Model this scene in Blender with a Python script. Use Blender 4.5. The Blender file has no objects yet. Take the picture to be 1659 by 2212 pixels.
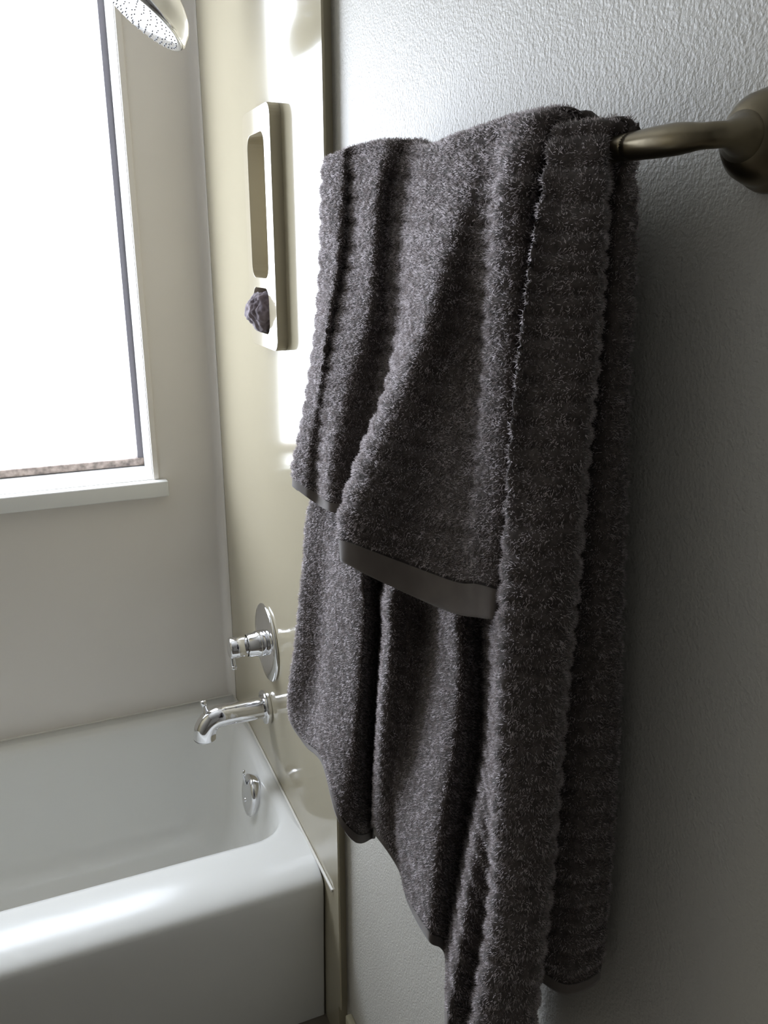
import bpy, bmesh, math, random
import numpy as np
from mathutils import Vector, Matrix, Euler
from math import sin, cos, pi, radians

random.seed(4)
rng = np.random.default_rng(4)
C = bpy.context.scene.collection
sc = bpy.context.scene

# ------------------------------------------------------------------ camera, world, exposure
# The room is measured from the eye point of the camera (x to the right, y along the towel wall, z up),
# which stands 1.56 m over the floor.  EYE moves those measures into the room (towel wall at x = 0).
EYE = Vector((-0.452, 0.0, 1.56))
PITCH, YAW = radians(17.275), radians(23.012)
cd = bpy.data.cameras.new('camera'); cam = bpy.data.objects.new('camera', cd); C.objects.link(cam)
cam.location = EYE
cam.rotation_euler = (pi / 2 - PITCH, 0, -YAW)
cd.sensor_fit = 'AUTO'; cd.sensor_width = 36.0
cd.lens = 36.0 * 1820.0 / 2212.0
cd.clip_start = 0.02; cd.clip_end = 100
sc.camera = cam

sc.view_settings.view_transform = 'Standard'
sc.view_settings.look = 'None'
sc.view_settings.gamma = 1.0
sc.view_settings.use_curve_mapping = False
sc.view_settings.exposure = 0.1

wd = bpy.data.worlds.new('sky'); sc.world = wd; wd.use_nodes = True
bg = wd.node_tree.nodes['Background']
bg.inputs['Color'].default_value = (0.87, 0.94, 1.06, 1)
bg.inputs['Strength'].default_value = 14.0

def window_portal(x0, x1, z0, z1, y):                 # sampling portal for the sky in the window opening
    l = bpy.data.lights.new('window_portal', 'AREA'); l.shape = 'RECTANGLE'
    l.size = x1 - x0; l.size_y = z1 - z0; l.cycles.is_portal = True
    o = bpy.data.objects.new('window_portal', l); C.objects.link(o)
    o.location = ((x0 + x1) / 2, y, (z0 + z1) / 2); o.rotation_euler = (-pi / 2, 0, 0)

# ------------------------------------------------------------------ room measures
XP = 0.434 + EYE.x          # face of the surround panel on the tap end
XW = 0.0                    # painted wall
YB = 2.09                   # back wall face
YE = 1.24                   # near edge of the surround panel
FLOOR = 0.0; CEIL = 2.44
XL = XP - 1.52              # far end of the tub
YN = -1.6                   # near wall
def P(x, y, z): return (x + EYE.x, y, z + EYE.z)

# ------------------------------------------------------------------ materials
def mat(name, color, rough=0.5, metal=0.0, coat=0.0, bump=None, bumps=None, ior=1.5, vary=0.0, vscale=3.0):
    m = bpy.data.materials.new(name); m.use_nodes = True
    nt = m.node_tree; b = nt.nodes['Principled BSDF']
    b.inputs['Base Color'].default_value = (*color, 1)
    b.inputs['Roughness'].default_value = rough
    b.inputs['Metallic'].default_value = metal
    b.inputs['IOR'].default_value = ior
    b.inputs['Coat Weight'].default_value = coat
    b.inputs['Coat Roughness'].default_value = 0.08
    tc = nt.nodes.new('ShaderNodeTexCoord')
    if vary:
        n = nt.nodes.new('ShaderNodeTexNoise'); n.inputs['Scale'].default_value = vscale; n.inputs['Detail'].default_value = 5
        nt.links.new(tc.outputs['Object'], n.inputs['Vector'])
        r = nt.nodes.new('ShaderNodeValToRGB')
        r.color_ramp.elements[0].position = 0.3; r.color_ramp.elements[1].position = 0.7
        r.color_ramp.elements[0].color = (*[c * (1 - vary) for c in color], 1)
        r.color_ramp.elements[1].color = (*[min(1, c * (1 + vary)) for c in color], 1)
        nt.links.new(n.outputs['Fac'], r.inputs['Fac']); nt.links.new(r.outputs['Color'], b.inputs['Base Color'])
    prev = None
    for (kind, scale, detail, strength, dist) in (bumps or []):
        if kind == 'noise':
            t = nt.nodes.new('ShaderNodeTexNoise'); t.inputs['Scale'].default_value = scale; t.inputs['Detail'].default_value = detail
            out = t.outputs['Fac']
        else:
            t = nt.nodes.new('ShaderNodeTexVoronoi'); t.feature = 'SMOOTH_F1'; t.inputs['Scale'].default_value = scale
            t.inputs['Smoothness'].default_value = detail
            out = t.outputs['Distance']
        nt.links.new(tc.outputs['Object'], t.inputs['Vector'])
        bp = nt.nodes.new('ShaderNodeBump'); bp.inputs['Strength'].default_value = strength; bp.inputs['Distance'].default_value = dist
        nt.links.new(out, bp.inputs['Height'])
        if prev: nt.links.new(prev, bp.inputs['Normal'])
        prev = bp.outputs['Normal']
    if prev: nt.links.new(prev, b.inputs['Normal'])
    return m

M = {}
M['paint'] = mat('eggshell_wall_paint', (0.66, 0.64, 0.59), rough=0.48, ior=1.45, vary=0.03,
                 bumps=[('noise', 300, 2, 0.7, 0.0014), ('noise', 90, 1, 0.25, 0.0020)])
M['low_bounce_paint'] = mat('low_bounce_room_paint', (0.34, 0.32, 0.28), rough=0.7, vary=0.03)  # unseen walls darkened to cut bounce on camera-facing surfaces
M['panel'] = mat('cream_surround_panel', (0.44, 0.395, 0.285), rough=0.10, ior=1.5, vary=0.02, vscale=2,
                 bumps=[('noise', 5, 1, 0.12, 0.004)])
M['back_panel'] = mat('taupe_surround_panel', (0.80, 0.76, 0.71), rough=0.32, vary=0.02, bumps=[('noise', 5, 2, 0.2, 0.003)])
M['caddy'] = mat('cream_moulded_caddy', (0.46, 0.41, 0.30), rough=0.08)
M['tub'] = mat('glossy_tub_enamel', (0.82, 0.82, 0.79), rough=0.18, coat=0.0, ior=1.38, bumps=[('noise', 14, 2, 0.25, 0.003)])
M['white'] = mat('white_window_paint', (0.80, 0.80, 0.78), rough=0.35)
M['sash'] = mat('dark_window_gasket', (0.12, 0.11, 0.12), rough=0.5)
M['stain'] = mat('weathered_window_gasket', (0.26, 0.21, 0.18), rough=0.7, vary=0.6, vscale=60)
M['chrome'] = mat('chrome', (0.80, 0.80, 0.82), rough=0.06, metal=1.0)
M['nozzle'] = mat('grey_nozzle_rubber', (0.10, 0.09, 0.09), rough=0.5)
M['face'] = mat('satin_spray_face', (0.85, 0.85, 0.85), rough=0.08, metal=0.8)
M['nickel'] = mat('brushed_nickel_bar', (0.20, 0.17, 0.115), rough=0.30, metal=1.0, bumps=[('noise', 300, 2, 0.05, 0.0005)])
M['floor'] = mat('darkened_vinyl_floor', (0.17, 0.145, 0.115), rough=0.4, vary=0.1, vscale=14)  # unseen floor, darkened so less bounce reaches the tub apron
M['base'] = mat('cream_baseboard_paint', (0.66, 0.62, 0.46), rough=0.4)
M['caulk'] = mat('white_caulk', (0.80, 0.78, 0.72), rough=0.4)
M['ceiling'] = mat('ceiling_paint', (0.62, 0.61, 0.58), rough=0.8)

def towel_mat(name, c0, c1, rough=0.95, sheen=0.5, scale=160, transl=0.0):
    m = bpy.data.materials.new(name); m.use_nodes = True
    nt = m.node_tree; b = nt.nodes['Principled BSDF']
    tc = nt.nodes.new('ShaderNodeTexCoord')
    n = nt.nodes.new('ShaderNodeTexNoise'); n.inputs['Scale'].default_value = scale; n.inputs['Detail'].default_value = 4
    nt.links.new(tc.outputs['Object'], n.inputs['Vector'])
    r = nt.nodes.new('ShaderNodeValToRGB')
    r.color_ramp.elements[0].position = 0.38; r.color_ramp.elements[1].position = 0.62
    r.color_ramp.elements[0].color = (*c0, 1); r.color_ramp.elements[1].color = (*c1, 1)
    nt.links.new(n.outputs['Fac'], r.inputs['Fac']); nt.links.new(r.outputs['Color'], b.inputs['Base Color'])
    b.inputs['Roughness'].default_value = rough
    b.inputs['Specular IOR Level'].default_value = 0.15
    b.inputs['Sheen Weight'].default_value = sheen; b.inputs['Sheen Roughness'].default_value = 0.5
    if transl:
        tr = nt.nodes.new('ShaderNodeBsdfTranslucent'); mx = nt.nodes.new('ShaderNodeMixShader')
        mx.inputs['Fac'].default_value = transl
        nt.links.new(r.outputs['Color'], tr.inputs['Color'])
        nt.links.new(b.outputs['BSDF'], mx.inputs[1]); nt.links.new(tr.outputs['BSDF'], mx.inputs[2])
        nt.links.new(mx.outputs['Shader'], nt.nodes['Material Output'].inputs['Surface'])
    return m
M['towel_base'] = towel_mat('shade_dark_terry_ground', (0.055, 0.045, 0.041), (0.10, 0.084, 0.078), sheen=0.2)  # ground made darker than the loops so gaps between them read as shade
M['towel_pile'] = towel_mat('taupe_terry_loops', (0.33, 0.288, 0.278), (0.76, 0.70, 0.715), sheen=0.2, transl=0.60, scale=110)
M['towel_band'] = towel_mat('taupe_woven_band', (0.13, 0.11, 0.098), (0.155, 0.132, 0.118), sheen=0.3, scale=40)
M['cloth_pile'] = towel_mat('mauve_washcloth_terry', (0.16, 0.13, 0.15), (0.30, 0.25, 0.28), sheen=0.3, scale=60, transl=0.1)

g = bpy.data.materials.new('window_glass'); g.use_nodes = True
nt = g.node_tree
for n in list(nt.nodes):
    if n.type != 'OUTPUT_MATERIAL': nt.nodes.remove(n)
tr = nt.nodes.new('ShaderNodeBsdfTransparent'); gl = nt.nodes.new('ShaderNodeBsdfGlossy'); gl.inputs['Roughness'].default_value = 0.05
mx = nt.nodes.new('ShaderNodeMixShader'); mx.inputs[0].default_value = 0.05
nt.links.new(tr.outputs[0], mx.inputs[1]); nt.links.new(gl.outputs[0], mx.inputs[2])
nt.links.new(mx.outputs[0], nt.nodes['Material Output'].inputs['Surface'])
M['glass'] = g

# ------------------------------------------------------------------ helpers
def tag(o, label=None, cat=None, kind=None, group=None):
    if label: o['label'] = label
    if cat: o['category'] = cat
    if kind: o['kind'] = kind
    if group: o['group'] = group
    return o
def link(name, me, m=None, parent=None, smooth=False):
    o = bpy.data.objects.new(name, me); C.objects.link(o)
    if m: me.materials.append(m)
    if parent:
        o.parent = parent
        o.matrix_parent_inverse = Matrix.Translation(parent.location).inverted()
    if smooth: me.shade_smooth()
    return o
def empty(name, loc):
    o = bpy.data.objects.new(name, None); C.objects.link(o); o.location = loc; o.empty_display_size = 0.02
    return o
def obj_bm(name, bm, m, parent=None, smooth=False, bevel=0.0, seg=2):
    bmesh.ops.recalc_face_normals(bm, faces=bm.faces)
    me = bpy.data.meshes.new(name); bm.to_mesh(me); bm.free()
    o = link(name, me, m, parent, smooth)
    if bevel:
        md = o.modifiers.new('bevel', 'BEVEL'); md.width = bevel; md.segments = seg; md.limit_method = 'ANGLE'
    return o
def add_box(bm, x0, x1, y0, y1, z0, z1):
    vs = [bm.verts.new((x, y, z)) for x in (x0, x1) for y in (y0, y1) for z in (z0, z1)]
    for f in ((0, 1, 3, 2), (4, 6, 7, 5), (0, 4, 5, 1), (2, 3, 7, 6), (0, 2, 6, 4), (1, 5, 7, 3)):
        bm.faces.new([vs[i] for i in f])
def box(name, x0, x1, y0, y1, z0, z1, m, parent=None, bevel=0.0, seg=2):
    bm = bmesh.new(); add_box(bm, x0, x1, y0, y1, z0, z1)
    return obj_bm(name, bm, m, parent, bevel > 0, bevel, seg)
def basis(d):
    d = Vector(d).normalized()
    a = d.orthogonal().normalized()
    return a, d.cross(a).normalized(), d
def lathe(bm, origin, axis, prof, n=48):
    """prof: (distance along axis, radius); closed by a centre point where radius is 0"""
    a, b, d = basis(axis); o = Vector(origin); rings = []
    for (t, r) in prof:
        if r <= 1e-6: rings.append([bm.verts.new(o + d * t)])
        else: rings.append([bm.verts.new(o + d * t + (a * cos(2 * pi * k / n) + b * sin(2 * pi * k / n)) * r) for k in range(n)])
    for r0, r1 in zip(rings, rings[1:]):
        for k in range(n):
            k2 = (k + 1) % n
            if len(r0) == 1 and len(r1) == 1: continue
            if len(r0) == 1: bm.faces.new((r0[0], r1[k], r1[k2]))
            elif len(r1) == 1: bm.faces.new((r0[k], r0[k2], r1[0]))
            else: bm.faces.new((r0[k], r0[k2], r1[k2], r1[k]))
def tube(bm, pts, radii, n=28, closed_ends=True, flat=None):
    pts = [Vector(p) for p in pts]; rings = []; up = None
    for i, p in enumerate(pts):
        t = (pts[min(i + 1, len(pts) - 1)] - pts[max(i - 1, 0)]).normalized()
        if up is None: up = t.orthogonal().normalized()
        up = (up - t * up.dot(t)).normalized(); s = t.cross(up)
        rings.append([bm.verts.new(p + (up * cos(2 * pi * k / n) + s * sin(2 * pi * k / n)) * radii[i]) for k in range(n)])
    for r0, r1 in zip(rings, rings[1:]):
        for k in range(n): bm.faces.new((r0[k], r0[(k + 1) % n], r1[(k + 1) % n], r1[k]))
    if closed_ends: bm.faces.new(rings[0]); bm.faces.new(rings[-1][::-1])
def crom(A, ts):
    """Catmull-Rom along axis 0 of array A at parameters ts in [0, n-1]"""
    n = A.shape[0]; i = np.clip(np.floor(ts).astype(int), 0, n - 2); t = (ts - i).reshape(-1, *([1] * (A.ndim - 1)))
    p1 = A[i]; p2 = A[i + 1]
    p0 = np.where((i > 0).reshape(t.shape), A[np.maximum(i - 1, 0)], 2 * p1 - p2)
    p3 = np.where((i < n - 2).reshape(t.shape), A[np.minimum(i + 2, n - 1)], 2 * p2 - p1)
    return 0.5 * ((2 * p1) + (-p0 + p2) * t + (2 * p0 - 5 * p1 + 4 * p2 - p3) * t ** 2 + (-p0 + 3 * p1 - 3 * p2 + p3) * t ** 3)
def smooth_path(pts, n):
    A = np.array(pts, float); return [Vector(v) for v in crom(A, np.linspace(0, len(A) - 1, n))]
def grid_mesh(name, G, close_u=False):
    nu, nv = G.shape[:2]
    me = bpy.data.meshes.new(name)
    idx = np.arange(nu * nv).reshape(nu, nv)
    q = np.stack([idx[:-1, :-1], idx[1:, :-1], idx[1:, 1:], idx[:-1, 1:]], -1).reshape(-1, 4)
    me.vertices.add(nu * nv); me.vertices.foreach_set('co', G.reshape(-1).astype(np.float32))
    me.loops.add(q.size); me.loops.foreach_set('vertex_index', q.reshape(-1).astype(np.int32))
    me.polygons.add(len(q)); me.polygons.foreach_set('loop_start', (np.arange(len(q)) * 4).astype(np.int32))
    me.polygons.foreach_set('loop_total', np.full(len(q), 4, np.int32))
    me.update(calc_edges=True); me.validate()
    return me

# ------------------------------------------------------------------ setting: the room
wall_t = 0.12
# painted textured wall carrying the towel bar
tag(box('wall_right', XW, XW + wall_t, YN, YE + 0.0148, FLOOR, CEIL, M['paint']), kind='structure')
tag(box('wall_left', XL - wall_t, XL, YN, YE, FLOOR, CEIL, M['low_bounce_paint']), kind='structure')
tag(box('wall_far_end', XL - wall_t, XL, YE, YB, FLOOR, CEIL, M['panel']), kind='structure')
tag(box('wall_near', XL - wall_t, XW + wall_t, YN - wall_t, YN, FLOOR, CEIL, M['low_bounce_paint']), kind='structure')
tag(box('ceiling', XL - wall_t, XW + wall_t, YN - wall_t, YB + 0.2, CEIL, CEIL + 0.1, M['ceiling']), kind='structure')
tag(box('floor', XL - wall_t, XW + wall_t, YN - wall_t, YB + 0.2, FLOOR - 0.1, FLOOR, M['floor']), kind='structure')
# window opening in the back wall
WX0, WX1 = EYE.x - 0.62, EYE.x + 0.268
WZ0, WZ1 = EYE.z - 0.545, EYE.z + 0.62
bm = bmesh.new()
add_box(bm, XL - wall_t, WX0, YB, YB + 0.22, FLOOR, CEIL)
add_box(bm, WX1, XW + wall_t, YB, YB + 0.22, FLOOR, CEIL)
add_box(bm, WX0, WX1, YB, YB + 0.22, FLOOR, WZ0)
add_box(bm, WX0, WX1, YB, YB + 0.22, WZ1, CEIL)
tag(obj_bm('wall_back', bm, M['back_panel']), kind='structure')
window_portal(WX0, WX1, WZ0, WZ1, YB + 0.215)

# tap-end wall with its moulded surround panel, a hole left for the caddy
CY0, CY1 = 1.475, 1.607          # caddy recess
CZ0, CZ1 = EYE.z - 0.160, EYE.z + 0.205
bm = bmesh.new()
add_box(bm, XP, XW + wall_t, YE + 0.015, CY0, FLOOR, CEIL)
add_box(bm, XP, XW + wall_t, CY1, YB, FLOOR, CEIL)
add_box(bm, XP, XW + wall_t, CY0, CY1, FLOOR, CZ0)
add_box(bm, XP, XW + wall_t, CY0, CY1, CZ1, CEIL)
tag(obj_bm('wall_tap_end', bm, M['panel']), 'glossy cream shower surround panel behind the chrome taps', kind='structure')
# near lip of the panel; the groove behind it is shaped to fall dark
bm = bmesh.new()
prof = [(XP - 0.0012, YE + 0.03), (XP - 0.0012, YE + 0.001), (XP + 0.0012, YE - 0.001), (XP + 0.003, YE + 0.001), (XP + 0.003, YE + 0.014), (XW + 0.002, YE + 0.014), (XW + 0.002, YE + 0.03)]
lo = [bm.verts.new((x, y, FLOOR + 0.11)) for x, y in prof]; hi = [bm.verts.new((x, y, CEIL)) for x, y in prof]
for k in range(len(prof)): bm.faces.new((lo[k], lo[(k + 1) % len(prof)], hi[(k + 1) % len(prof)], hi[k]))
bm.faces.new(lo); bm.faces.new(hi[::-1])
tag(obj_bm('trim_1', bm, M['panel']), 'thin near lip of the cream surround panel with a shadow gap', kind='structure')
# coved corner between back panel and tap-end panel
bm = bmesh.new(); R_ = 0.022; n = 10
cs = [(XP - R_ + R_ * sin(a), YB - R_ + R_ * cos(a)) for a in [k * pi / 2 / n for k in range(n + 1)]] + [(XP + 0.001, YB + 0.001)]
cs[0] = (XP - R_, YB - 0.0002); cs[n] = (XP - 0.0002, YB - R_)
cs = cs[:n + 1]
lo = [bm.verts.new((x, y, EYE.z - 1.18)) for x, y in cs]; hi = [bm.verts.new((x, y, CEIL)) for x, y in cs]
for k in range(n): bm.faces.new((lo[k], lo[k + 1], hi[k + 1], hi[k]))
tag(obj_bm('trim_2', bm, M['back_panel'], smooth=True), 'rounded corner strip between window wall and tap wall', kind='structure')
# thin bead where the two panels lap
tag(box('trim_3', XP - 0.0015, XP, YB - 0.026, YB - 0.022, EYE.z - 1.18, CEIL, M['back_panel'], bevel=0.0015), 'thin vertical seam bead beside the corner', kind='structure')
# baseboard
bb = box('baseboard_right', XW - 0.014, XW, YN, YE - 0.011, FLOOR, EYE.z - 1.452, M['base'], bevel=0.003)
tag(bb, kind='structure')

# ------------------------------------------------------------------ window
win = empty('window_1', ((WX0 + WX1) / 2, YB + 0.1, WZ0)); tag(win, 'bright frosted window over the bathtub', kind='structure')
JD = 0.17
bm = bmesh.new()      # painted jamb lining
add_box(bm, WX1 - 0.006, WX1 + 0.001, YB - 0.001, YB + JD, WZ0, WZ1)
add_box(bm, WX0 - 0.001, WX0 + 0.006, YB - 0.001, YB + JD, WZ0, WZ1)
add_box(bm, WX0, WX1, YB - 0.001, YB + JD, WZ1 - 0.006, WZ1 + 0.001)
obj_bm('jamb', bm, M['white'], win)
bm = bmesh.new()      # thin casing bead round the opening
add_box(bm, WX1 - 0.004, WX1 + 0.010, YB - 0.006, YB - 0.0005, WZ0, WZ1 + 0.01)
add_box(bm, WX0 - 0.010, WX0 + 0.004, YB - 0.006, YB - 0.0005, WZ0, WZ1 + 0.01)
add_box(bm, WX0 - 0.010, WX1 + 0.010, YB - 0.006, YB - 0.0005, WZ1 - 0.004, WZ1 + 0.01)
obj_bm('casing', bm, M['back_panel'], win, bevel=0.002)
o = box('window_sill', WX0 - 0.028, WX1 + 0.028, YB - 0.030, YB - 0.0005, WZ0 - 0.040, WZ0, M['white'], win, bevel=0.004, seg=3)
box('sill_board', WX0, WX1, YB - 0.004, YB + JD, WZ0 - 0.010, WZ0 + 0.002, M['white'], win)
# fixed frame: white frame strip, then the dark gasket round the pane
fy0, fy1 = YB + 0.145, YB + 0.19
def ring_box(name, m, d0, d1, y0, y1, zb, zc, bev=0.002):
    """four bars of a rectangular frame between insets d0 and d1 (zb..zc at the bottom)"""
    bm = bmesh.new()
    add_box(bm, WX1 - d1, WX1 - d0, y0, y1, WZ0 + zb, WZ1 - d0)
    add_box(bm, WX0 + d0, WX0 + d1, y0, y1, WZ0 + zb, WZ1 - d0)
    add_box(bm, WX0 + d1, WX1 - d1, y0, y1, WZ1 - d1, WZ1 - d0)
    add_box(bm, WX0 + d1, WX1 - d1, y0, y1, WZ0 + zb, WZ0 + zc)
    return obj_bm(name, bm, m, win, bevel=bev)
ring_box('gasket', M['sash'], 0.004, 0.021, fy0, fy1, 0.004, 0.016, 0.001)
box('bottom_rail', WX0 + 0.006, WX1 - 0.006, fy0 - 0.004, fy1 - 0.01, WZ0 + 0.004, WZ0 + 0.024, M['stain'], win, bevel=0.003)
box('pane', WX0 + 0.019, WX1 - 0.019, fy1 - 0.012, fy1 - 0.007, WZ0 + 0.015, WZ1 - 0.019, M['glass'], win)

# ------------------------------------------------------------------ bathtub
RIM = EYE.z - 1.183
def rrect(x0, x1, y0, y1, r, n=8):
    pts = []
    for cx, cy, a0 in ((x1 - r, y1 - r, 0), (x0 + r, y1 - r, pi / 2), (x0 + r, y0 + r, pi), (x1 - r, y0 + r, 3 * pi / 2)):
        for k in range(n + 1):
            a = a0 + pi / 2 * k / n; pts.append((cx + r * cos(a), cy + r * sin(a)))
    return pts
TY0, TY1 = 1.322, YB - 0.002
tub = empty('bathtub', ((XL + XP) / 2, 1.7, FLOOR)); tag(tub, 'glossy off-white bathtub built in under the window', 'bathtub')
bm = bmesh.new()
def ring(pts, z): return [bm.verts.new((x, y, z)) for x, y in pts]
G_ = 0.0025
outer = lambda d: rrect(XL + G_ , XP - G_, TY0 + d, TY1, 0.004)
def outer(d):      # only the front edge rolls over; ends and back stay on the walls
    return rrect(XL + G_, XP - G_, TY0 + d, TY1, 0.004)
loops = [ring(outer(0.016), FLOOR + 0.001), ring(outer(0.014), FLOOR + 0.05), ring(outer(0.004), RIM - 0.12), ring(outer(0.0), RIM - 0.060)]
CW, CH, EX = 0.112, 0.036, 2.5
for k in range(1, 17):
    a = pi / 2 * k / 16
    cx_, cz_ = 1 - max(cos(a), 0) ** (2 / EX), sin(a) ** (2 / EX)
    loops.append(ring(outer(CW * cx_), RIM - CH + CH * cz_))
ix0, ix1, iy0, iy1 = XL + 0.09, 0.407 + EYE.x, 1.468, 2.030
loops.append(ring(rrect(ix0 - 0.012, ix1 + 0.010, iy0 - 0.012, iy1 + 0.012, 0.085), RIM - 0.0005))
basin = [(0.0, -0.004), (0.006, -0.014), (0.014, -0.035), (0.030, -0.10), (0.040, -0.18), (0.055, -0.26), (0.080, -0.305), (0.13, -0.33), (0.20, -0.338)]
for d, z in basin:
    loops.append(ring(rrect(ix0 + d * 1.6, ix1 - d, iy0 + d * 0.8, iy1 - d * 0.8, 0.078 + d * 0.2), RIM + z))
for a_, b_ in zip(loops, loops[1:]):
    n = len(a_)
    for k in range(n): bm.faces.new((a_[k], a_[(k + 1) % n], b_[(k + 1) % n], b_[k]))
bm.faces.new(loops[-1])
body = obj_bm('tub_body', bm, M['tub'], tub, smooth=True)
# caulk bead along the wall joints
bm = bmesh.new()
add_box(bm, XP - 0.005, XP - 0.0004, YE + 0.03, YB, RIM - 0.003, RIM + 0.003)
tag(obj_bm('trim_4', bm, M['caulk'], bevel=0.001), 'pale caulk bead between tub rim and tap wall', kind='structure')
bm = bmesh.new()
add_box(bm, XL, XP - 0.005, YB - 0.005, YB, RIM - 0.003, RIM + 0.003)
tag(obj_bm('trim_5', bm, M['caulk'], bevel=0.001), 'pale caulk bead between tub rim and window wall', kind='structure')
# overflow plate
oc = Vector(P(0.380, 1.705, -1.240)); ax = Vector((-1, 0, 0.13)).normalized()
bm = bmesh.new(); lathe(bm, oc, ax, [(-0.012, 0.045), (0.006, 0.050), (0.010, 0.047), (0.013, 0.038), (0.014, 0.0)], 40)
ov = obj_bm('overflow_plate', bm, M['chrome'], tub, smooth=True); ov['label'] = 'round chrome overflow plate inside the tub end'
bm = bmesh.new(); lathe(bm, oc + ax * 0.014 + Vector((0, 0, -0.012)), ax, [(-0.004, 0.006), (0.003, 0.006), (0.004, 0.004), (0.004, 0.0)], 16)
o = obj_bm('screw', bm, M['chrome'], ov, smooth=True)
bm = bmesh.new(); tube(bm, [oc + ax * 0.012 + Vector((0, 0, 0.030)), oc + ax * 0.020 + Vector((0.004, 0, 0.058)), oc + ax * 0.020 + Vector((0.006, 0, 0.068))], [0.004, 0.003, 0.003], 10)
obj_bm('trip_lever', bm, M['chrome'], ov, smooth=True)

# ------------------------------------------------------------------ tub spout
y0 = 1.714
sp = empty('tub_spout', P(0.434, y0, -1.019)); tag(sp, 'chrome tub spout with diverter knob above the bathtub rim', 'tap')
bm = bmesh.new(); lathe(bm, P(0.4335, y0, -1.019), (-1, 0, 0), [(0, 0.0), (0, 0.040), (0.010, 0.040), (0.013, 0.038), (0.0135, 0.0)], 48)
obj_bm('flange', bm, M['chrome'], sp, smooth=False, bevel=0.001).data.shade_smooth()
path = smooth_path([P(0.425, y0, -1.019), P(0.39, y0, -1.019), P(0.345, y0, -1.018), P(0.315, y0, -1.019), P(0.296, y0, -1.028), P(0.285, y0, -1.046), P(0.283, y0, -1.066)], 30)
bm = bmesh.new(); tube(bm, path, [0.0250] * 12 + [0.0255] * 18, 36, closed_ends=False)
bm2 = bm
obj_bm('spout_body', bm2, M['chrome'], sp, smooth=True)
bm = bmesh.new(); lathe(bm, P(0.283, y0, -1.066), (0, 0, -1), [(0, 0.0255), (0.003, 0.0245), (0.003, 0.018), (-0.004, 0.017), (-0.004, 0.0)], 32)
obj_bm('spout_outlet', bm, M['chrome'], sp, smooth=True)
bm = bmesh.new(); lathe(bm, P(0.290, y0, -1.012), (-0.15, 0, 1), [(-0.015, 0.0), (-0.015, 0.0055), (0.028, 0.0055), (0.029, 0.0068), (0.040, 0.0068), (0.042, 0.005), (0.042, 0.0)], 20)
obj_bm('diverter_knob', bm, M['chrome'], sp, smooth=True)

# ------------------------------------------------------------------ shower valve
yv, zv = 1.690, -0.843
vl = empty('shower_valve', P(0.434, yv, zv)); tag(vl, 'chrome shower valve with large round plate and lever handle', 'tap')
bm = bmesh.new(); lathe(bm, P(0.4335, yv, zv), (-1, 0, 0), [(0, 0.0), (0, 0.089), (0.004, 0.089), (0.007, 0.085), (0.009, 0.060), (0.011, 0.030), (0.011, 0.0)], 72)
obj_bm('escutcheon', bm, M['chrome'], vl, smooth=True)
bm = bmesh.new(); lathe(bm, P(0.425, yv, zv), (-1, 0, 0), [(0, 0.0), (0, 0.030), (0.018, 0.0295), (0.020, 0.027), (0.036, 0.0265), (0.037, 0.0245), (0.040, 0.0245)], 40)
obj_bm('valve_sleeve', bm, M['chrome'], vl, smooth=True)
bm = bmesh.new(); lathe(bm, P(0.386, yv, zv), (-1, 0, 0.02), [(0, 0.0), (0, 0.0215), (0.002, 0.0235), (0.038, 0.0235), (0.041, 0.021), (0.0415, 0.0)], 40)
hd = obj_bm('handle', bm, M['chrome'], vl, smooth=True)
bm = bmesh.new(); tube(bm, smooth_path([P(0.352, yv, zv - 0.018), P(0.352, yv - 0.003, zv - 0.034), P(0.353, yv - 0.005, zv - 0.046)], 8), [0.0052] * 8, 16)
lathe(bm, P(0.353, yv - 0.005, zv - 0.044), (0.02, -0.1, -1), [(-0.005, 0.0), (-0.004, 0.005), (0, 0.0068), (0.004, 0.006), (0.0068, 0.0)], 16)
obj_bm('lever', bm, M['chrome'], hd, smooth=True)

# ------------------------------------------------------------------ shower head
sh = empty('shower_fixture', P(0.434, 1.70, 0.55)); tag(sh, 'chrome shower head at the top, in front of the window', 'shower')
fc = Vector(P(0.262, 1.70, 0.392)); nrm = Vector((-0.60, 0.02, -0.80)).normalized()
bm = bmesh.new(); lathe(bm, fc, -nrm, [(0.0, 0.081), (0.003, 0.084), (0.008, 0.083), (0.022, 0.080), (0.036, 0.072), (0.050, 0.056), (0.062, 0.036), (0.074, 0.024), (0.082, 0.018), (0.084, 0.0)], 64)
hb = obj_bm('head_shell', bm, M['chrome'], sh, smooth=True)
bm = bmesh.new(); lathe(bm, fc, nrm, [(-0.003, 0.0), (-0.003, 0.081), (0.002, 0.080), (0.0035, 0.074), (0.0035, 0.0)], 64)
fp = obj_bm('spray_face', bm, M['face'], sh, smooth=True)
a_, b_, d_ = basis(nrm)
bm = bmesh.new()
for rr, cnt in ((0.018, 8), (0.034, 14), (0.050, 22), (0.062, 30), (0.071, 38)):
    for k in range(cnt):
        t = 2 * pi * k / cnt
        lathe(bm, fc + nrm * 0.003 + (a_ * cos(t) + b_ * sin(t)) * rr, nrm, [(0, 0.0017), (0.002, 0.0012), (0.002, 0.0)], 6)
nz = obj_bm('nozzles', bm, M['nozzle'], fp); nz['kind'] = 'stuff'
top = fc - nrm * 0.080
bm = bmesh.new()
tube(bm, smooth_path([top, top - nrm * 0.03 + Vector((0.01, 0, 0.0)), P(0.37, 1.70, 0.545), P(0.42, 1.70, 0.56), P(0.4335, 1.70, 0.562)], 24), [0.0105] * 24, 24)
obj_bm('shower_arm', bm, M['chrome'], sh, smooth=True)
bm = bmesh.new(); lathe(bm, P(0.4335, 1.70, 0.562), (-1, 0, 0), [(0, 0.0), (0, 0.032), (0.004, 0.031), (0.012, 0.014), (0.012, 0.0)], 32)
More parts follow.
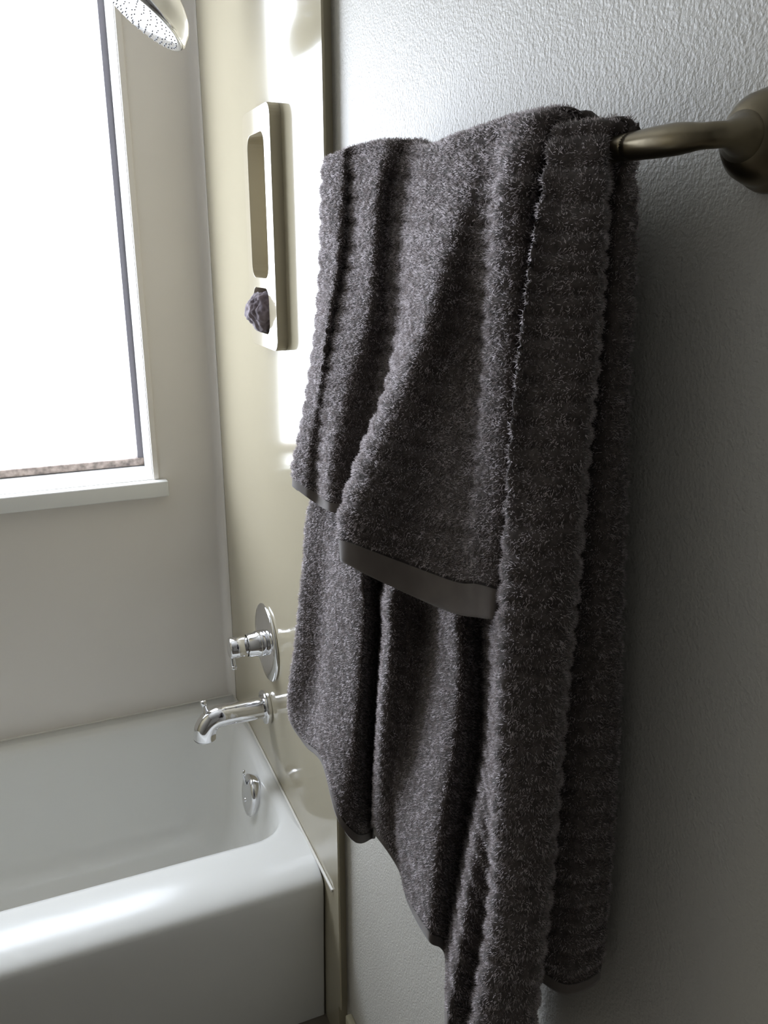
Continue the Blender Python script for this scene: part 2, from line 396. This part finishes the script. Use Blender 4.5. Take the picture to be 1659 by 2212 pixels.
obj_bm('arm_flange', bm, M['chrome'], sh, smooth=True)

# ------------------------------------------------------------------ moulded caddy
cad = empty('shower_caddy', P(0.434, 1.54, 0.03)); tag(cad, 'cream moulded soap caddy with two niches in the tap wall', 'shower caddy')
FX = 0.414 + EYE.x
OUT = (1.452, 1.632, EYE.z - 0.172, EYE.z + 0.232)       # y0, y1, z0, z1 of the raised plate
HOLES = [(1.492, 1.603, EYE.z - 0.048, EYE.z + 0.192, 0.022), (1.498, 1.603, EYE.z - 0.146, EYE.z - 0.066, 0.020)]
def rr_yz(y0_, y1_, z0_, z1_, r, n=6): return rrect(y0_, y1_, z0_, z1_, r, n)
from mathutils.geometry import delaunay_2d_cdt
n_ = 6
loops2 = [rr_yz(*OUT, 0.022, n_)] + [rr_yz(*h[:4], h[4], n_) for h in HOLES]
verts2 = [Vector(p) for l in loops2 for p in l]
cons = []; off = 0
for l in loops2:
    cons += [(off + k, off + (k + 1) % len(l)) for k in range(len(l))]; off += len(l)
vv, ee, ff, ov_, oe_, of_ = delaunay_2d_cdt(verts2, cons, [], 1, 1e-6)
def inside(p, l):
    c = False
    for k in range(len(l)):
        (x1, y1_), (x2, y2_) = l[k], l[(k + 1) % len(l)]
        if (y1_ > p[1]) != (y2_ > p[1]) and p[0] < (x2 - x1) * (p[1] - y1_) / (y2_ - y1_) + x1: c = not c
    return c
bm = bmesh.new()
bv = [bm.verts.new((FX, v.x, v.y)) for v in vv]
for f in ff:
    cx = sum(vv[i].x for i in f) / 3; cz = sum(vv[i].y for i in f) / 3
    if inside((cx, cz), loops2[0]) and not any(inside((cx, cz), l) for l in loops2[1:]):
        bm.faces.new([bv[i] for i in f])
ol = loops2[0]; no = len(ol)
bk = [bm.verts.new((XP - 0.0003, y * 1.0, z)) for y, z in ol]
for k in range(no): bm.faces.new((bv[k], bv[(k + 1) % no], bk[(k + 1) % no], bk[k]))
off = no
for l in loops2[1:]:
    m_ = len(l)
    d1 = [bm.verts.new((FX + 0.085, y, z)) for y, z in l]
    for k in range(m_): bm.faces.new((bv[off + k], bv[off + (k + 1) % m_], d1[(k + 1) % m_], d1[k]))
    bm.faces.new(d1); off += m_
cp = obj_bm('caddy_plate', bm, M['caddy'], cad, bevel=0.004, seg=3)
cp.data.shade_flat()
md = cp.modifiers['bevel']; md.harden_normals = True

# washcloth stuffed in the lower niche
wc = empty('washcloth', P(0.43, 1.56, -0.14)); tag(wc, 'crumpled mauve-grey washcloth stuffed in the lower caddy niche', 'washcloth')
bm = bmesh.new(); bmesh.ops.create_icosphere(bm, subdivisions=5, radius=1.0)
from mathutils import noise as mnoise
for v in bm.verts:
    p = v.co.copy(); n1 = mnoise.noise(p * 1.7 + Vector((3, 1, 7))); n2 = abs(mnoise.noise(p * 3.3 + Vector((9, 2, 1))))
    s = 1 + 0.22 * n1 - 0.22 * n2 + 0.04 * mnoise.noise(p * 14)
    q = Vector((p.x * 0.036, p.y * 0.047, p.z * 0.036)) * s
    q.y = max(-0.049, min(0.049, q.y))
    q.z = max(-0.037, min(0.037, q.z))
    v.co = Vector(P(0.421, 1.5515, -0.108)) + q
wb = obj_bm('cloth', bm, M['cloth_pile'], wc, smooth=True)

# ------------------------------------------------------------------ towel bar
tb = empty('towel_bar', P(0.452, 0.447, 0.066)); tag(tb, 'bronze-toned metal towel bar on the textured wall', 'towel bar')
BX = 0.385
bm = bmesh.new()
tube(bm, smooth_path([P(BX, 0.478, 0.065), P(BX, 0.62, 0.0655), P(BX, 0.90, 0.066), P(BX, 1.00, 0.066)], 24), [0.0088] * 24, 32)
obj_bm('bar', bm, M['nickel'], tb, smooth=True)
def post(y, s):
    """bell-shaped rosette on the wall and the waisted neck that curves round into the bar; s = -1 near post, 1 far post"""
    bm = bmesh.new()
    lathe(bm, P(0.4518, y, 0.0665), (-1, 0, 0), [(0, 0.0), (0, 0.0315), (0.003, 0.0325), (0.006, 0.0315), (0.008, 0.0295), (0.014, 0.0285), (0.022, 0.0255), (0.029, 0.0195), (0.033, 0.012), (0.034, 0.0)], 56)
    ros = obj_bm('rosette', bm, M['nickel'], tb, smooth=True)
    bm = bmesh.new()
    path = smooth_path([P(0.430, y, 0.0665), P(0.416, y + s * 0.006, 0.066), P(0.400, y + s * 0.010, 0.0655), P(0.389, y + s * 0.002, 0.065), P(BX, y - s * 0.018, 0.065), P(BX, y - s * 0.060, 0.065)], 36)
    prof = np.interp(np.linspace(0, 5, 36), [0, 1, 2, 3, 3.9, 4.4, 5], [0.020, 0.0125, 0.0076, 0.0076, 0.0096, 0.0096, 0.0088])
    tube(bm, path, list(prof), 32)
    obj_bm('neck', bm, M['nickel'], ros, smooth=True)
post(0.432, -1)
post(1.06, 1)

# ------------------------------------------------------------------ towels
# control columns of the cloth, far selvedge to near, each from the hem behind the bar, over it, to the front hem
HAND_TOWEL_COLUMNS = [
 [(0.4380, 1.0300, -0.2700), (0.4380, 1.0300, -0.1350), (0.4350, 1.0300, 0.0000), (0.4160, 1.0300, 0.0700), (0.3664, 1.0300, 0.0978), (0.3647, 1.0400, 0.0755), (0.3604, 1.0400, -0.0110), (0.3536, 1.0400, -0.0901), (0.3417, 1.0400, -0.1660), (0.3241, 1.0300, -0.2297), (0.3122, 1.0200, -0.2695), (0.3069, 1.0100, -0.2975)],
 [(0.4380, 1.0000, -0.2700), (0.4380, 1.0000, -0.1350), (0.4350, 1.0000, 0.0000), (0.4160, 1.0000, 0.0700), (0.3617, 1.0100, 0.1026), (0.3472, 1.0000, 0.0725), (0.3430, 1.0000, -0.0106), (0.3353, 1.0000, -0.0864), (0.3205, 0.9900, -0.1577), (0.3052, 0.9850, -0.2193), (0.2939, 0.9800, -0.2584), (0.2899, 0.9750, -0.2805)],
 [(0.4380, 0.9500, -0.2700), (0.4380, 0.9500, -0.1350), (0.4350, 0.9500, 0.0000), (0.4160, 0.9500, 0.0700), (0.3590, 0.9500, 0.1062), (0.3463, 0.9350, 0.0684), (0.3376, 0.9300, -0.0099), (0.3234, 0.9250, -0.0804), (0.3134, 0.9300, -0.1543), (0.3024, 0.9400, -0.2214), (0.2962, 0.9350, -0.2595), (0.2927, 0.9300, -0.2820)],
 [(0.4380, 0.9200, -0.2700), (0.4380, 0.9200, -0.1350), (0.4350, 0.9200, 0.0000), (0.4160, 0.9200, 0.0700), (0.3650, 0.9300, 0.1092), (0.3564, 0.9300, 0.0707), (0.3491, 0.9250, -0.0099), (0.3311, 0.9200, -0.0803), (0.3173, 0.9200, -0.1531), (0.3101, 0.9250, -0.2190), (0.3062, 0.9200, -0.2626), (0.3010, 0.9100, -0.2879)],
 [(0.4380, 0.8500, -0.2700), (0.4380, 0.8500, -0.1350), (0.4350, 0.8500, 0.0000), (0.4160, 0.8500, 0.0700), (0.3715, 0.8500, 0.1066), (0.3515, 0.8450, 0.0694), (0.3430, 0.8400, -0.0091), (0.3339, 0.8350, -0.0739), (0.3216, 0.8600, -0.1446), (0.3054, 0.8600, -0.2103), (0.2990, 0.8600, -0.2575), (0.2957, 0.8550, -0.2796)],
 [(0.4380, 0.8200, -0.2700), (0.4380, 0.8200, -0.1350), (0.4350, 0.8200, 0.0000), (0.4160, 0.8200, 0.0700), (0.3833, 0.8200, 0.1032), (0.3662, 0.8400, 0.0651), (0.3575, 0.8350, -0.0091), (0.3517, 0.8300, -0.0741), (0.3473, 0.8400, -0.1433), (0.3349, 0.8400, -0.2088), (0.3236, 0.8400, -0.2550), (0.3130, 0.8350, -0.2846)],
 [(0.4380, 0.7900, -0.2700), (0.4380, 0.7900, -0.1350), (0.4350, 0.7900, 0.0000), (0.4160, 0.7900, 0.0700), (0.3778, 0.7850, 0.0935), (0.3701, 0.8100, 0.0654), (0.3591, 0.8000, -0.0088), (0.3543, 0.8000, -0.0719), (0.3442, 0.8000, -0.1421), (0.3305, 0.8000, -0.2048), (0.3146, 0.7900, -0.2511), (0.3048, 0.7900, -0.2910)],
 [(0.4380, 0.7500, -0.2700), (0.4380, 0.7500, -0.1350), (0.4350, 0.7500, 0.0000), (0.4160, 0.7500, 0.0700), (0.3717, 0.7500, 0.0922), (0.3566, 0.7400, 0.0563), (0.3434, 0.7400, -0.0082), (0.3351, 0.7350, -0.0664), (0.3138, 0.7350, -0.1304), (0.2844, 0.7300, -0.1899), (0.2606, 0.7200, -0.2419), (0.2558, 0.7100, -0.2777)],
 [(0.4380, 0.6800, -0.2700), (0.4380, 0.6800, -0.1350), (0.4350, 0.6800, 0.0000), (0.4160, 0.6800, 0.0700), (0.3643, 0.6750, 0.0942), (0.3458, 0.6500, 0.0503), (0.3257, 0.6450, -0.0072), (0.3166, 0.6550, -0.0597), (0.3033, 0.6800, -0.1256), (0.2762, 0.6750, -0.1810), (0.2569, 0.6700, -0.2291), (0.2570, 0.6750, -0.2786)],
 [(0.4380, 0.6300, -0.2700), (0.4380, 0.6300, -0.1350), (0.4350, 0.6300, 0.0000), (0.4160, 0.6300, 0.0700), (0.3645, 0.6300, 0.0964), (0.3483, 0.6200, 0.0485), (0.3406, 0.6250, -0.0071), (0.3374, 0.6400, -0.0593), (0.3310, 0.6500, -0.1309), (0.3138, 0.6400, -0.1892), (0.3009, 0.6350, -0.2414), (0.2970, 0.6300, -0.2961)],
 [(0.4380, 0.6000, -0.2700), (0.4380, 0.6000, -0.1350), (0.4350, 0.6000, 0.0000), (0.4160, 0.6000, 0.0700), (0.3649, 0.6100, 0.0966), (0.3462, 0.6000, 0.0488), (0.3425, 0.6000, -0.0069), (0.3479, 0.6150, -0.0651), (0.3405, 0.6050, -0.1318), (0.3256, 0.5900, -0.1900), (0.3167, 0.5850, -0.2400), (0.3104, 0.5800, -0.2936)],
 [(0.4380, 0.5650, -0.2700), (0.4380, 0.5650, -0.1350), (0.4350, 0.5650, 0.0000), (0.4160, 0.5650, 0.0700), (0.3608, 0.5680, 0.0947), (0.3350, 0.5660, 0.0479), (0.3325, 0.5680, -0.0066), (0.3334, 0.5750, -0.0612), (0.3311, 0.5720, -0.1253), (0.3227, 0.5620, -0.1824), (0.3164, 0.5550, -0.2299), (0.3157, 0.5500, -0.2858)],
 [(0.4380, 0.5500, -0.2700), (0.4380, 0.5500, -0.1350), (0.4350, 0.5500, 0.0000), (0.4160, 0.5500, 0.0700), (0.3702, 0.5500, 0.0941), (0.3458, 0.5450, 0.0483), (0.3404, 0.5450, -0.0032), (0.3384, 0.5470, -0.0590), (0.3346, 0.5430, -0.1240), (0.3295, 0.5350, -0.1835), (0.3263, 0.5300, -0.2306), (0.3211, 0.5300, -0.2800)],
 [(0.4380, 0.5550, -0.2700), (0.4380, 0.5550, -0.1350), (0.4350, 0.5550, 0.0000), (0.4160, 0.5550, 0.0700), (0.3927, 0.5550, 0.0887), (0.3728, 0.5650, 0.0505), (0.3666, 0.5650, -0.0033), (0.3637, 0.5650, -0.0614), (0.3586, 0.5600, -0.1290), (0.3548, 0.5550, -0.1919), (0.3546, 0.5550, -0.2434), (0.3487, 0.5550, -0.2921)],
]
BATH_TOWEL_COLUMNS = [
 [(0.4140, 1.0200, -0.6400), (0.4140, 1.0200, -0.4608), (0.4140, 1.0200, -0.2880), (0.4140, 1.0200, -0.1280), (0.4100, 1.0200, 0.0200), (0.3850, 1.0200, 0.0830), (0.3680, 1.0200, 0.0100), (0.3650, 1.0200, -0.1200), (0.3600, 1.0300, -0.2400), (0.3417, 1.0500, -0.3447), (0.3387, 1.0600, -0.4292), (0.3322, 1.0700, -0.5324), (0.3243, 1.0800, -0.6184), (0.3207, 1.0800, -0.6881)],
 [(0.4140, 1.0000, -0.6400), (0.4140, 1.0000, -0.4608), (0.4140, 1.0000, -0.2880), (0.4140, 1.0000, -0.1280), (0.4100, 1.0000, 0.0200), (0.3850, 1.0000, 0.0860), (0.3600, 1.0000, 0.0100), (0.3500, 0.9900, -0.1200), (0.3450, 0.9900, -0.2400), (0.3261, 1.0300, -0.3371), (0.3179, 1.0300, -0.4153), (0.3050, 1.0300, -0.5097), (0.2905, 1.0300, -0.6004), (0.2916, 1.0300, -0.6468)],
 [(0.4140, 0.9600, -0.6400), (0.4140, 0.9600, -0.4608), (0.4140, 0.9600, -0.2880), (0.4140, 0.9600, -0.1280), (0.4100, 0.9600, 0.0200), (0.3850, 0.9600, 0.0860), (0.3650, 0.9600, 0.0100), (0.3600, 0.9500, -0.1200), (0.3600, 0.9600, -0.2400), (0.3321, 0.9700, -0.3329), (0.3289, 0.9750, -0.4104), (0.3207, 0.9750, -0.4885), (0.3087, 0.9750, -0.5758), (0.2920, 0.9600, -0.6433)],
 [(0.4140, 0.9200, -0.6400), (0.4140, 0.9200, -0.4608), (0.4140, 0.9200, -0.2880), (0.4140, 0.9200, -0.1280), (0.4100, 0.9200, 0.0200), (0.3850, 0.9200, 0.0860), (0.3750, 0.9200, 0.0100), (0.3820, 0.9200, -0.1200), (0.3750, 0.9200, -0.2400), (0.3288, 0.9100, -0.3381), (0.3248, 0.9100, -0.3980), (0.3187, 0.9100, -0.4659), (0.3048, 0.9000, -0.5491), (0.2882, 0.8800, -0.6204)],
 [(0.4140, 0.8800, -0.6400), (0.4140, 0.8800, -0.4608), (0.4140, 0.8800, -0.2880), (0.4140, 0.8800, -0.1280), (0.4100, 0.8800, 0.0200), (0.3850, 0.8800, 0.0860), (0.3850, 0.8800, 0.0100), (0.3940, 0.8800, -0.1200), (0.3850, 0.8800, -0.2400), (0.3289, 0.8400, -0.3380), (0.3261, 0.8400, -0.3948), (0.3195, 0.8350, -0.4625), (0.3038, 0.8200, -0.5557), (0.2787, 0.8000, -0.6412)],
 [(0.4140, 0.8500, -0.6400), (0.4140, 0.8500, -0.4608), (0.4140, 0.8500, -0.2880), (0.4140, 0.8500, -0.1280), (0.4100, 0.8500, 0.0200), (0.3850, 0.8500, 0.0860), (0.3900, 0.8500, 0.0100), (0.3960, 0.8500, -0.1200), (0.3900, 0.8500, -0.2400), (0.3397, 0.8400, -0.3509), (0.3368, 0.8380, -0.4076), (0.3311, 0.8350, -0.4709), (0.3197, 0.8200, -0.5659), (0.2998, 0.7900, -0.6763)],
 [(0.4140, 0.8200, -0.6400), (0.4140, 0.8200, -0.4608), (0.4140, 0.8200, -0.2880), (0.4140, 0.8200, -0.1280), (0.4100, 0.8200, 0.0200), (0.3850, 0.8200, 0.0860), (0.3900, 0.8200, 0.0100), (0.3960, 0.8200, -0.1200), (0.3900, 0.8300, -0.2400), (0.3716, 0.8800, -0.3821), (0.3712, 0.8850, -0.4457), (0.3652, 0.8800, -0.5257), (0.3582, 0.8700, -0.6257), (0.3357, 0.8300, -0.7115)],
 [(0.4140, 0.7700, -0.6400), (0.4140, 0.7700, -0.4608), (0.4140, 0.7700, -0.2880), (0.4140, 0.7700, -0.1280), (0.4100, 0.7700, 0.0200), (0.3850, 0.7700, 0.0860), (0.3850, 0.7700, 0.0100), (0.3940, 0.7700, -0.1200), (0.3850, 0.7800, -0.2400), (0.3316, 0.7650, -0.3441), (0.3263, 0.7600, -0.3950), (0.3203, 0.7600, -0.4664), (0.3146, 0.7600, -0.5530), (0.3120, 0.7600, -0.6491)],
 [(0.4140, 0.7300, -0.6400), (0.4140, 0.7300, -0.4608), (0.4140, 0.7300, -0.2880), (0.4140, 0.7300, -0.1280), (0.4100, 0.7300, 0.0200), (0.3850, 0.7300, 0.0860), (0.3750, 0.7300, 0.0100), (0.3780, 0.7300, -0.1200), (0.3650, 0.7300, -0.2400), (0.3481, 0.7500, -0.3516), (0.3437, 0.7450, -0.4080), (0.3355, 0.7400, -0.4935), (0.3248, 0.7350, -0.5820), (0.3231, 0.7200, -0.6682)],
 [(0.4140, 0.6900, -0.6400), (0.4140, 0.6900, -0.4608), (0.4140, 0.6900, -0.2880), (0.4140, 0.6900, -0.1280), (0.4100, 0.6900, 0.0200), (0.3850, 0.6900, 0.0860), (0.3700, 0.6900, 0.0100), (0.3700, 0.6900, -0.1200), (0.3550, 0.6900, -0.2400), (0.3679, 0.7400, -0.3590), (0.3608, 0.7300, -0.4154), (0.3441, 0.7200, -0.5014), (0.3204, 0.7000, -0.5926), (0.3165, 0.6800, -0.6786)],
 [(0.4140, 0.6400, -0.6400), (0.4140, 0.6400, -0.4608), (0.4140, 0.6400, -0.2880), (0.4140, 0.6400, -0.1280), (0.4100, 0.6400, 0.0200), (0.3850, 0.6400, 0.0860), (0.3650, 0.6400, 0.0100), (0.3600, 0.6400, -0.1200), (0.3500, 0.6400, -0.2400), (0.3449, 0.6400, -0.3220), (0.3436, 0.6300, -0.3745), (0.3344, 0.6200, -0.4462), (0.3167, 0.6100, -0.5382), (0.3024, 0.6000, -0.6529)],
 [(0.4140, 0.6000, -0.6400), (0.4140, 0.6000, -0.4608), (0.4140, 0.6000, -0.2880), (0.4140, 0.6000, -0.1280), (0.4100, 0.6000, 0.0200), (0.3850, 0.6000, 0.0860), (0.3650, 0.6000, 0.0100), (0.3600, 0.6100, -0.1200), (0.3500, 0.6300, -0.2400), (0.3756, 0.6500, -0.3363), (0.3776, 0.6450, -0.3938), (0.3749, 0.6400, -0.4786), (0.3522, 0.6250, -0.5767), (0.3236, 0.6050, -0.6842)],
 [(0.4140, 0.5800, -0.6400), (0.4140, 0.5800, -0.4608), (0.4140, 0.5800, -0.2880), (0.4140, 0.5800, -0.1280), (0.4100, 0.5800, 0.0200), (0.3850, 0.5750, 0.0860), (0.3750, 0.5300, 0.0100), (0.3720, 0.5280, -0.1200), (0.3600, 0.5350, -0.2400), (0.3625, 0.6000, -0.3155), (0.3568, 0.5900, -0.3719), (0.3469, 0.5750, -0.4422), (0.3175, 0.5500, -0.5399), (0.2865, 0.5300, -0.6866)],
 [(0.4140, 0.5500, -0.6400), (0.4140, 0.5500, -0.4608), (0.4140, 0.5500, -0.2880), (0.4140, 0.5500, -0.1280), (0.4100, 0.5500, 0.0200), (0.3672, 0.5500, 0.0825), (0.3366, 0.5200, 0.0212), (0.3263, 0.5170, -0.0624), (0.3190, 0.5140, -0.1554), (0.3247, 0.5300, -0.2835), (0.3251, 0.5300, -0.3393), (0.3255, 0.5300, -0.4363), (0.3255, 0.5300, -0.5670), (0.3046, 0.5300, -0.7087)],
 [(0.4140, 0.5300, -0.6400), (0.4140, 0.5300, -0.4608), (0.4140, 0.5300, -0.2880), (0.4140, 0.5300, -0.1280), (0.4100, 0.5300, 0.0200), (0.3704, 0.5300, 0.0845), (0.3407, 0.5120, 0.0150), (0.3306, 0.5080, -0.0649), (0.3227, 0.5030, -0.1531), (0.3044, 0.4860, -0.2612), (0.3025, 0.4820, -0.3100), (0.3066, 0.4870, -0.4030), (0.3071, 0.4870, -0.5239), (0.2949, 0.4870, -0.6644)],
 [(0.4250, 0.5400, -0.6400), (0.4250, 0.5400, -0.4600), (0.4230, 0.5400, -0.2900), (0.4200, 0.5350, -0.1300), (0.4150, 0.5300, 0.0200), (0.3793, 0.5160, 0.0843), (0.3595, 0.4820, 0.0145), (0.3561, 0.4770, -0.0629), (0.3499, 0.4720, -0.1485), (0.3453, 0.4680, -0.2609), (0.3420, 0.4660, -0.3104), (0.3413, 0.4660, -0.3989), (0.3399, 0.4660, -0.5178), (0.3313, 0.4660, -0.6584)],
 [(0.4323, 0.4970, -0.6496), (0.4303, 0.5000, -0.4458), (0.4259, 0.5080, -0.2738), (0.4219, 0.5170, -0.1153), (0.4179, 0.5220, 0.0380), (0.3842, 0.5000, 0.0820), (0.3969, 0.5300, 0.0160), (0.4011, 0.5350, -0.0706), (0.4021, 0.5400, -0.1700), (0.4008, 0.5400, -0.3015), (0.3987, 0.5400, -0.3602), (0.3975, 0.5400, -0.4628), (0.3960, 0.5400, -0.6008), (0.3861, 0.5400, -0.7640)],
 [(0.3864, 0.4840, -0.6423), (0.3895, 0.4880, -0.4266), (0.3922, 0.4960, -0.2634), (0.3951, 0.5050, -0.1114), (0.3958, 0.5120, 0.0339), (0.3927, 0.4970, 0.0756), (0.4191, 0.5600, 0.0202), (0.4274, 0.5700, -0.0752), (0.4244, 0.5700, -0.1795), (0.4305, 0.5800, -0.3238), (0.4283, 0.5800, -0.3869), (0.4270, 0.5800, -0.4971), (0.4253, 0.5800, -0.6454), (0.4147, 0.5800, -0.8206)],
 [(0.3635, 0.5100, -0.6357), (0.3677, 0.5150, -0.4382), (0.3783, 0.5220, -0.2714), (0.3886, 0.5300, -0.1151), (0.3949, 0.5350, 0.0350), (0.3950, 0.5050, 0.0718), (0.4478, 0.6000, 0.0252), (0.4564, 0.6100, -0.0805), (0.4532, 0.6100, -0.1920), (0.4591, 0.6200, -0.3459), (0.4567, 0.6200, -0.4134), (0.4553, 0.6200, -0.5311), (0.4534, 0.6200, -0.6894), (0.4420, 0.6200, -0.8766)],
]

def normals(Gd):
    du = np.gradient(Gd, axis=0); dv = np.gradient(Gd, axis=1)
    n = np.cross(du, dv); n /= np.linalg.norm(n, axis=-1, keepdims=True) + 1e-12
    return n
def fabric(cols, nu, nv):
    A = np.array(cols, float)
    # even out spacing across the width
    wl = np.linalg.norm(np.diff(A, axis=0), axis=-1).mean(1); s = np.concatenate([[0], np.cumsum(wl)])
    tu = np.interp(np.linspace(0, s[-1], nu), s, np.arange(len(s)))
    Gm = crom(A, tu)
    A2 = Gm.transpose(1, 0, 2)
    vl_ = np.linalg.norm(np.diff(A2, axis=0), axis=-1).mean(1); s2 = np.concatenate([[0], np.cumsum(vl_)])
    tv = np.interp(np.linspace(0, s2[-1], nv), s2, np.arange(len(s2)))
    Gd = crom(A2, tv).transpose(1, 0, 2)
    return Gd + np.array(EYE), np.linspace(0, s2[-1], nv)
def vnoise(p, seed, f):
    """cheap smooth pseudo-noise from sines"""
    r = np.random.default_rng(seed); out = 0
    for k in range(5):
        w_ = r.normal(size=3) * f; out = out + np.sin(p @ w_ + r.uniform(0, 6.28))
    return out / 5
def make_towel(name, cols, nu, nv, band, label, density, seed, rib=0.0205, amp=0.0038, far=1.0):
    Gd, arc = fabric(cols, nu, nv)
    n = normals(Gd)
    # outside is away from the bar; decide the sign on the front half
    L = arc[-1]
    ph = (L - arc) / rib
    h = amp * (np.abs(np.cos(np.pi * ph)) ** 0.75 - 0.5)
    flat = np.clip((L - arc - band) / 0.006, 0, 1) * np.clip((arc - band) / 0.006, 0, 1)
    h = h * flat
    mid = int(nv * 0.8)
    sgn = np.sign(-(n[:, mid, 0]).mean())
    n = n * sgn
    wob = 0.0012 * vnoise(Gd.reshape(-1, 3), seed, 45).reshape(Gd.shape[:2]) * flat[None]
    uu = np.linspace(0, 1, nu); t_ = np.clip((uu - 0.55) / 0.2, 0, 1); ru = far + (1 - far) * t_ * t_ * (3 - 2 * t_)
    S_ = Gd + n * ((ru[:, None] * h[None, :])[..., None] + wob[..., None])
    S_[..., 0] = np.minimum(S_[..., 0], -0.0075)                    # the wall stops it
    n2 = normals(S_) * sgn
    root = empty(name, Vector(Gd[nu // 2, nv // 2]))
    tag(root, label, 'towel')
    kb = np.searchsorted(arc, L - band); ka = np.searchsorted(arc, band)
    def two_sided(nm, Sg, nn, th, m):
        # closed thin sheet: front surface + back surface joined round the rim
        nu_, nv_ = Sg.shape[:2]
        me = grid_mesh(nm, Sg)
        o = link(nm, me, m, root, True)
        md = o.modifiers.new('thickness', 'SOLIDIFY'); md.thickness = th; md.offset = -sgn_solid; md.use_even_offset = False
        return o
    sgn_solid = 1.0 * (1 if sgn > 0 else -1)
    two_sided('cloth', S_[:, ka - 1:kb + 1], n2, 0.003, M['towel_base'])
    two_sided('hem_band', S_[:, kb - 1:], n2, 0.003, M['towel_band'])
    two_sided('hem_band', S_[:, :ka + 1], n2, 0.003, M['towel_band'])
    # pile: short bent loops standing on the sheet (both faces near the selvedges)
    Sb, Nb = S_[:, ka:kb], n2[:, ka:kb]
    a = Sb[:-1, :-1]; e1 = Sb[1:, :-1] - a; e2 = Sb[:-1, 1:] - a
    area = np.linalg.norm(np.cross(e1, e2), axis=-1)
    V = a.reshape(-1, 3) - np.array(EYE)
    dist = np.linalg.norm(V, axis=-1)
    wgt = area.reshape(-1)
    total = wgt.sum()
    cnt = int(total * density)
    r = np.random.default_rng(seed)
    pick = r.choice(len(wgt), cnt, p=wgt / total)
    iu, iv = np.unravel_index(pick, area.shape)
    fu, fv = r.random(cnt)[:, None], r.random(cnt)[:, None]
    p = Sb[iu, iv] + e1[iu, iv] * fu + e2[iu, iv] * fv
    nn = Nb[iu, iv]
    side = np.where(r.random(cnt) < 0.08, -1.0, 1.0)[:, None]        # some loops on the reverse face
    nn = nn * side; p = p + np.where(side < 0, nn * 0.003, 0)
    dn = -(e2[iu, iv]); dn /= np.linalg.norm(dn, axis=-1, keepdims=True) + 1e-9
    tuft = np.stack([vnoise(p, seed + 1, 420), vnoise(p, seed + 2, 420), vnoise(p, seed + 3, 420)], -1)
    d = nn + 0.55 * r.normal(size=(cnt, 3)) * 0.6 + 0.75 * tuft - 0.15 * dn
    d /= np.linalg.norm(d, axis=-1, keepdims=True)
    ln = (0.0030 + 0.0018 * r.random(cnt))[:, None]
    bend = r.normal(size=(cnt, 3)) * 0.55
    d2 = d + bend + 0.2 * np.array([0, 0, -1.0]); d2 /= np.linalg.norm(d2, axis=-1, keepdims=True)
    sd = np.cross(d, r.normal(size=(cnt, 3))); sd /= np.linalg.norm(sd, axis=-1, keepdims=True)
    wd_ = 0.00030
    ok = ~((side[:, 0] < 0) & (np.abs(p[:, 2] - EYE.z - 0.066) < 0.05))
    q_ = [x[ok] for x in (p, nn, d, ln, d2, sd)]; p, nn, d, ln, d2, sd = q_; cnt = len(p)
    q0 = p - nn * 0.0008; q1 = q0 + d * ln * 0.55; q2 = q1 + d2 * ln * 0.5
    VV = np.stack([q0 - sd * wd_, q0 + sd * wd_, q1 - sd * wd_, q1 + sd * wd_, q2], 1).reshape(-1, 3)
    VV[:, 0] = np.minimum(VV[:, 0], -0.0012)
    b0 = (np.arange(cnt) * 5)[:, None]
    F = np.concatenate([b0 + np.array([[0, 1, 3]]), b0 + np.array([[0, 3, 2]]), b0 + np.array([[2, 3, 4]])], 1).reshape(-1)
    me = bpy.data.meshes.new('pile')
    me.vertices.add(len(VV)); me.vertices.foreach_set('co', VV.reshape(-1).astype(np.float32))
    me.loops.add(len(F)); me.loops.foreach_set('vertex_index', F.astype(np.int32))
    nf = len(F) // 3
    me.polygons.add(nf); me.polygons.foreach_set('loop_start', (np.arange(nf) * 3).astype(np.int32)); me.polygons.foreach_set('loop_total', np.full(nf, 3, np.int32))
    me.update(calc_edges=True)
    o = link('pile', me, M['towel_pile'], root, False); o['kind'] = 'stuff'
    print(name, 'length', L, 'strands', cnt)
    return root
make_towel('hand_towel', HAND_TOWEL_COLUMNS, 260, 420, 0.020, 'shorter ribbed taupe terry hand towel draped over the larger towel', 420000, 11)
make_towel('bath_towel', BATH_TOWEL_COLUMNS, 420, 620, 0.010, 'long ribbed taupe terry bath towel hanging below the hand towel', 300000, 23, far=0.35)
